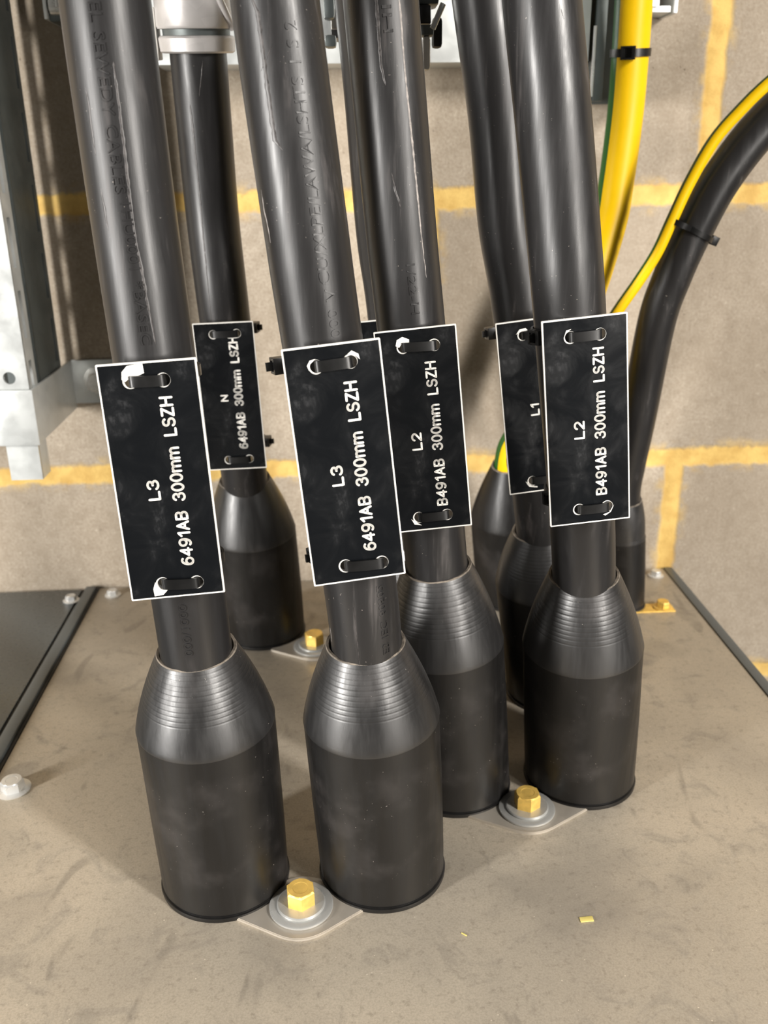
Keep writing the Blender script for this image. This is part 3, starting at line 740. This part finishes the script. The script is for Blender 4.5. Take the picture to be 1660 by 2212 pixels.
# ------------------------------------------------------------------ metal framing on the wall
X0 = U(155, 777, y=0).x
def channel(name, mat, x0, x1, y0, y1, z0, z1, th=.0022, open_='x-', slots=(), slot_side='x+', label='', cat='strut', lip=.006):
    """C channel standing vertically; side plates may carry slots"""
    t = empty(name, ((x0+x1)/2, (y0+y1)/2, z0), label, cat)
    def plate_x(x, ya, yb, sl):          # plate in a plane x = const with slots
        bm = bmesh.new(); zc = sorted(sl); z = z0; mid = (ya+yb)/2
        if not sl: box(bm, (x, ya, z0), (x+th, yb, z1), .0002)
        else:
            sw = .0045
            box(bm, (x, ya, z0), (x+th, mid-sw, z1), 0); box(bm, (x, mid+sw, z0), (x+th, yb, z1), 0)
            for a, b in zc+[(z1, z1)]:
                if a > z: box(bm, (x, mid-sw, z), (x+th, mid+sw, a), 0)
                z = b
        return bm
    return t, plate_x
# left strut: front face, slotted right side
def slotted_strut(label, mat, x0, x1, y0, y1, z0, z1, slots, holes_front=(), group=None, sf=.15, so=0.):
    t = empty('slotted_strut', ((x0+x1)/2, (y0+y1)/2, z0), label, 'metal strut', group); th = .0022
    def add(name, bm, m=mat): under(t, bmobj(name, bm, m, None, smooth=False))
    # front web with round holes
    cxm = (x0+x1)/2; hl = [circ(hx-cxm, hz-(z0+z1)/2, hr, 24) for hx, hz, hr in holes_front]
    o = sheet([(x0-cxm, z0-(z0+z1)/2), (x1-cxm, z0-(z0+z1)/2), (x1-cxm, z1-(z0+z1)/2), (x0-cxm, z1-(z0+z1)/2)], hl, 0, th, mat, 'front_web', None)
    o.location = (cxm, y0, (z0+z1)/2); under(t, o)
    for nm, xa in (('right_flange', x1-th), ('left_flange', x0)):
        mid = (y0+y1)/2; L = z1-z0; sw = (y1-y0)*sf; so_ = (y1-y0)*so
        o = sheet([(y0+th-mid, -L/2), (y1-mid, -L/2), (y1-mid, L/2), (y0+th-mid, L/2)],
                  [[(so_-sw, a-(z0+z1)/2), (so_+sw, a-(z0+z1)/2), (so_+sw, b-(z0+z1)/2), (so_-sw, b-(z0+z1)/2)][::-1] for a, b in slots if a > z0 and b < z1], 0, th, mat, nm, None)
        o.rotation_euler.z = math.pi/2; o.location = (xa+th, mid, (z0+z1)/2); under(t, o)
    return t
zA0 = U(60, 1037, y=-.107).z; zb0 = U(160, 880, y=0).z; zb1 = U(155, 777, y=0).z
sl = []; z = zA0+.055
while z < .75: sl.append((z, z+.034)); z += .050
slotted_strut('pale galvanised slotted strut standing at the far left edge', MZN, X0-.0265, X0-.003, -.1065, -.086, zA0, .75, sl,
              [(U(20, 817, y=-.1065).x, U(20, 817, y=-.1065).z, .0045)], 'galvanised slotted struts')
slotted_strut('galvanised strut just behind the pale one, coloured darker for shade, against the wall', MZD, X0-.0265, X0-.003, -.080, -.022, zb0+.01, .75, [(a+.02, b+.02) for a, b in sl], (), 'galvanised slotted struts', sf=.045, so=.36)  # same galvanised steel as the front strut, shade put into its colour
t = empty('wall_bracket', (X0, -.05, zb0), 'zinc wall bracket wrapped round the foot of the left strut, bolted to the wall', 'bracket')
bm = bmesh.new(); box(bm, (X0-.0300, -.1102, zb0-.001), (X0, -.1075, zb1), .0009); under(t, bmobj('front_band', bm, MZN, None))
bm = bmesh.new(); box(bm, (X0-.0024, -.109, zb0), (X0, -.0005, zb1), .0006); under(t, bmobj('side_plate', bm, MZN, None))
bm = bmesh.new(); box(bm, (X0-.0008, -.0030, zb0+.004), (X0+.045, -.0004, zb1), .0006); under(t, bmobj('wall_tab', bm, MZN, None))
p = U(200, 822, y=-.004)
bm = bmesh.new(); lathe(bm, [(0, .004), (0, .0112), (.0016, .0112), (.0018, .010), (.0018, .004)], 48); hexhead(bm, .0078, .0018, .0075, .2)
o = bmobj('wall_bolt', bm, MZB, None, angle=25); o.rotation_euler.x = math.pi/2; o.location = (p.x+.004, -.0031, p.z); tag(o, 'shiny bolt fixing the left wall bracket, beside the left L3 tag', 'bolt')

# right strut on the wall behind the yellow cable, open towards the room
zr0 = U(1330, 222, y=-.02).z; xa = U(1279, 150, y=-.041).x; xb = U(1396, 150, y=-.041).x
t = empty('strut_channel', ((xa+xb)/2, -.02, zr0), 'open galvanised strut channel on the wall behind the yellow cable', 'metal strut')
th = .0024; z1 = .75
def ad(name, lo, hi, m=MZN, bev=.0003):
    bm = bmesh.new(); box(bm, lo, hi, bev); under(t, bmobj(name, bm, m, None))
ad('back_web', (xa, -.003, zr0), (xb, -.0004, z1), MZD)  # web, left flange and left lip have shade painted into their colour
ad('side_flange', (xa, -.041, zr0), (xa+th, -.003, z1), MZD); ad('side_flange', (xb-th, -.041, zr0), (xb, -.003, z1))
ad('inturned_lip', (xa+.0016, -.0435, zr0), (xa+.0085, -.0412, z1), MZD); ad('bright_slot_strip', (xa-.0006, -.0438, zr0+.003), (xa+.0014, -.0412, zr0+.050), MZB); ad('inturned_lip', (xb-.0085, -.0435, zr0), (xb, -.0412, z1))  # bright strip added in place of slots showing the pale rail behind

# horizontal rail across the top
rx0 = U(334, 90, y=-.04).x; rz = U(850, 136, y=-.045).z
t = empty('cable_support_rail', ((rx0+xa)/2, -.02, rz), 'pale metal rail running across the wall at the top behind the cables', 'metal rail')
ad('front_face', (rx0, -.045, rz), (xa-.004, -.0425, rz+.14)); ad('bottom_return', (rx0, -.0425, rz), (xa-.004, -.0005, rz+.0025), MZN)
# small hex bolts at the top
def wall_bolt(px, py, y, r, label, mat=MZB, ln=.012):
    p = U(px, py, y=y); bm = bmesh.new(); lathe(bm, [(0, .003), (0, r*1.35), (.0015, r*1.35), (.0016, .003)], 36); hexhead(bm, r, .0015, .0015+ln, .0)
    o = bmobj('wall_bolt', bm, mat, None, angle=25); o.rotation_euler.x = math.pi/2; o.location = (p.x, y+ln, p.z); return tag(o, label, 'bolt')

p0 = U(1410, -45, y=-.03); p1 = U(1462, 26, y=-.03)
t = empty('fixing_bracket', (p0.x, -.03, p1.z), 'small bright metal bracket end at the top right, on the wall', 'bracket')
bm = bmesh.new(); box(bm, (p0.x-.006, -.03, p1.z), (p1.x-.001, -.0005, p1.z+.004), .0003); under(t, bmobj('bottom_plate', bm, MZN, None))
bm = bmesh.new(); box(bm, (p1.x-.0035, -.0325, p1.z-.001), (p1.x, -.0005, p1.z+.05), .0005); under(t, bmobj('end_plate', bm, MZN, None))
bm = bmesh.new(); box(bm, (p0.x-.008, -.0325, p1.z+.0035), (p0.x+.006, -.0005, p1.z+.05), .0005); under(t, bmobj('inner_plate', bm, MZB, None))
p0 = U(88, -40, y=-.04); p1 = U(134, 46, y=-.04)
t = empty('fixing_bracket', (p0.x, -.04, p1.z), 'small metal bracket at the top left beside the far left cable', 'bracket')
bm = bmesh.new(); box(bm, (p0.x, -.043, p1.z+.001), (p0.x+.0022, -.0005, p1.z+.05), .0004); under(t, bmobj('end_plate', bm, MZN, None))
bm = bmesh.new(); box(bm, (p0.x+.002, -.038, p1.z), (p1.x+.02, -.0005, p1.z+.006), .0015); under(t, bmobj('bottom_plate', bm, MZD, None))
bm = bmesh.new(); lathe(bm, [(0, .0001), (0, .006), (.03, .006), (.03, .0001)], 32)
o = bmobj('pin', bm, MZB, None); o.rotation_euler.y = math.pi/2; o.location = (p0.x+.004, -.038, p1.z+.010); under(t, o)
bm = bmesh.new(); box(bm, (p1.x-.002, -.045, p1.z+.008), (p1.x+.002, -.0005, p1.z+.05), .0004); under(t, bmobj('inner_plate', bm, MZB, None))

# aluminium cleat round the back left cable
PN = PATHS['N']; zc0 = U(415, 106, y=-.160-.02).z; cN, TN, nN, xN = PN.frame(PN.s_of_z(zc0))
t = empty('cable_cleat', cN, 'cast aluminium cleat clamped round the back left cable at the top', 'cable cleat')
def cl(name, prof, mat):
    bm = bmesh.new(); lathe_rings(bm, [(cN+TN*z, TN, xN, r) for z, r in prof], 80); under(t, bmobj(name, bm, mat, None))
cl('lower_collar', [(.001, .0172), (0, .0190), (-.0002, .0205), (.0008, .0222), (.0078, .0228), (.0088, .0220), (.0092, .0205)], MAL)
cl('groove_seal', [(.0088, .0198), (.0128, .0200)], MZD)
cl('clamp_body', [(.0125, .0200), (.0128, .0226), (.0142, .0234), (.032, .0232), (.036, .0222), (.050, .0222)], MAL)
def tb(name, pts, r, mat, par):
    under(par, tube(name, Path(pts, 8), r, mat, None, n=20))
tb('side_rib', [cN+TN*.050+xN*.010-Vector((0, .021, 0)), cN+TN*.032+xN*.0145-Vector((0, .0185, 0)), cN+TN*.020+xN*.019-Vector((0, .014, 0)), cN+TN*.012+xN*.0225-Vector((0, .008, 0))], .0022, MAL, t)
bm = bmesh.new(); box(bm, (-.0265, -.006, -.004), (-.0228, .010, .024), .0008)
for v in bm.verts: v.co = cN + xN*v.co.x + nN*(-v.co.y) + TN*v.co.z
under(t, bmobj('side_strip', bm, MWH, None)); t.children[-1]['label'] = 'white side strip'

# cleat hardware either side of the left L2 cable
def hw(label):
    return empty('cleat_bracket', (0, 0, 0), label, 'bracket', None)
def pbox(t, name, x0, y0, x1, y1, dep, th, mat, bev=.0006):
    a = U(x0, y1, y=dep); b = U(x1, y0, y=dep); bm = bmesh.new(); box(bm, (a.x, dep, a.z), (b.x, dep+th, b.z), bev)
    under(t, bmobj(name, bm, mat, None))
p = U(735, 60, y=-.22)
t = empty('cleat_bracket', p, 'metal clamp bracket with bolts at the top between the middle cables', 'bracket')
pbox(t, 'clamp_plate', 692, -30, 712, 100, -.215, .006, MZN); pbox(t, 'bolt_head', 700, -20, 722, 40, -.225, .010, MZD, .002)
pbox(t, 'clamp_block', 716, 18, 746, 62, -.205, .02, MAL, .001); pbox(t, 'lower_nut', 702, 74, 727, 102, -.222, .010, MZD, .002); pbox(t, 'dark_insert', 716, 62, 750, 82, -.20, .02, MTIE)
p = U(925, 60, y=-.22)
t = empty('cleat_bracket', p, 'metal clamp bracket with a pale stud at the top right of the left L2 cable', 'bracket')
pbox(t, 'clamp_block', 890, -30, 950, 10, -.20, .02, MZD, .002); pbox(t, 'clamp_shoe', 905, 52, 938, 76, -.215, .012, MZD, .001)
pbox(t, 'dark_insert', 900, 10, 932, 52, -.205, .02, MTIE, .001); pbox(t, 'hanging_bolt', 936, 36, 957, 102, -.20, .010, MGK, .002); pbox(t, 'pale_stud', 914, 76, 931, 152, -.213, .006, MWH, .0022)
a = U(935, 62, y=-.219); b_ = U(958, 8, y=-.219); tb('angled_strip', [a, (a+b_)/2, b_], .0016, MZN, t)
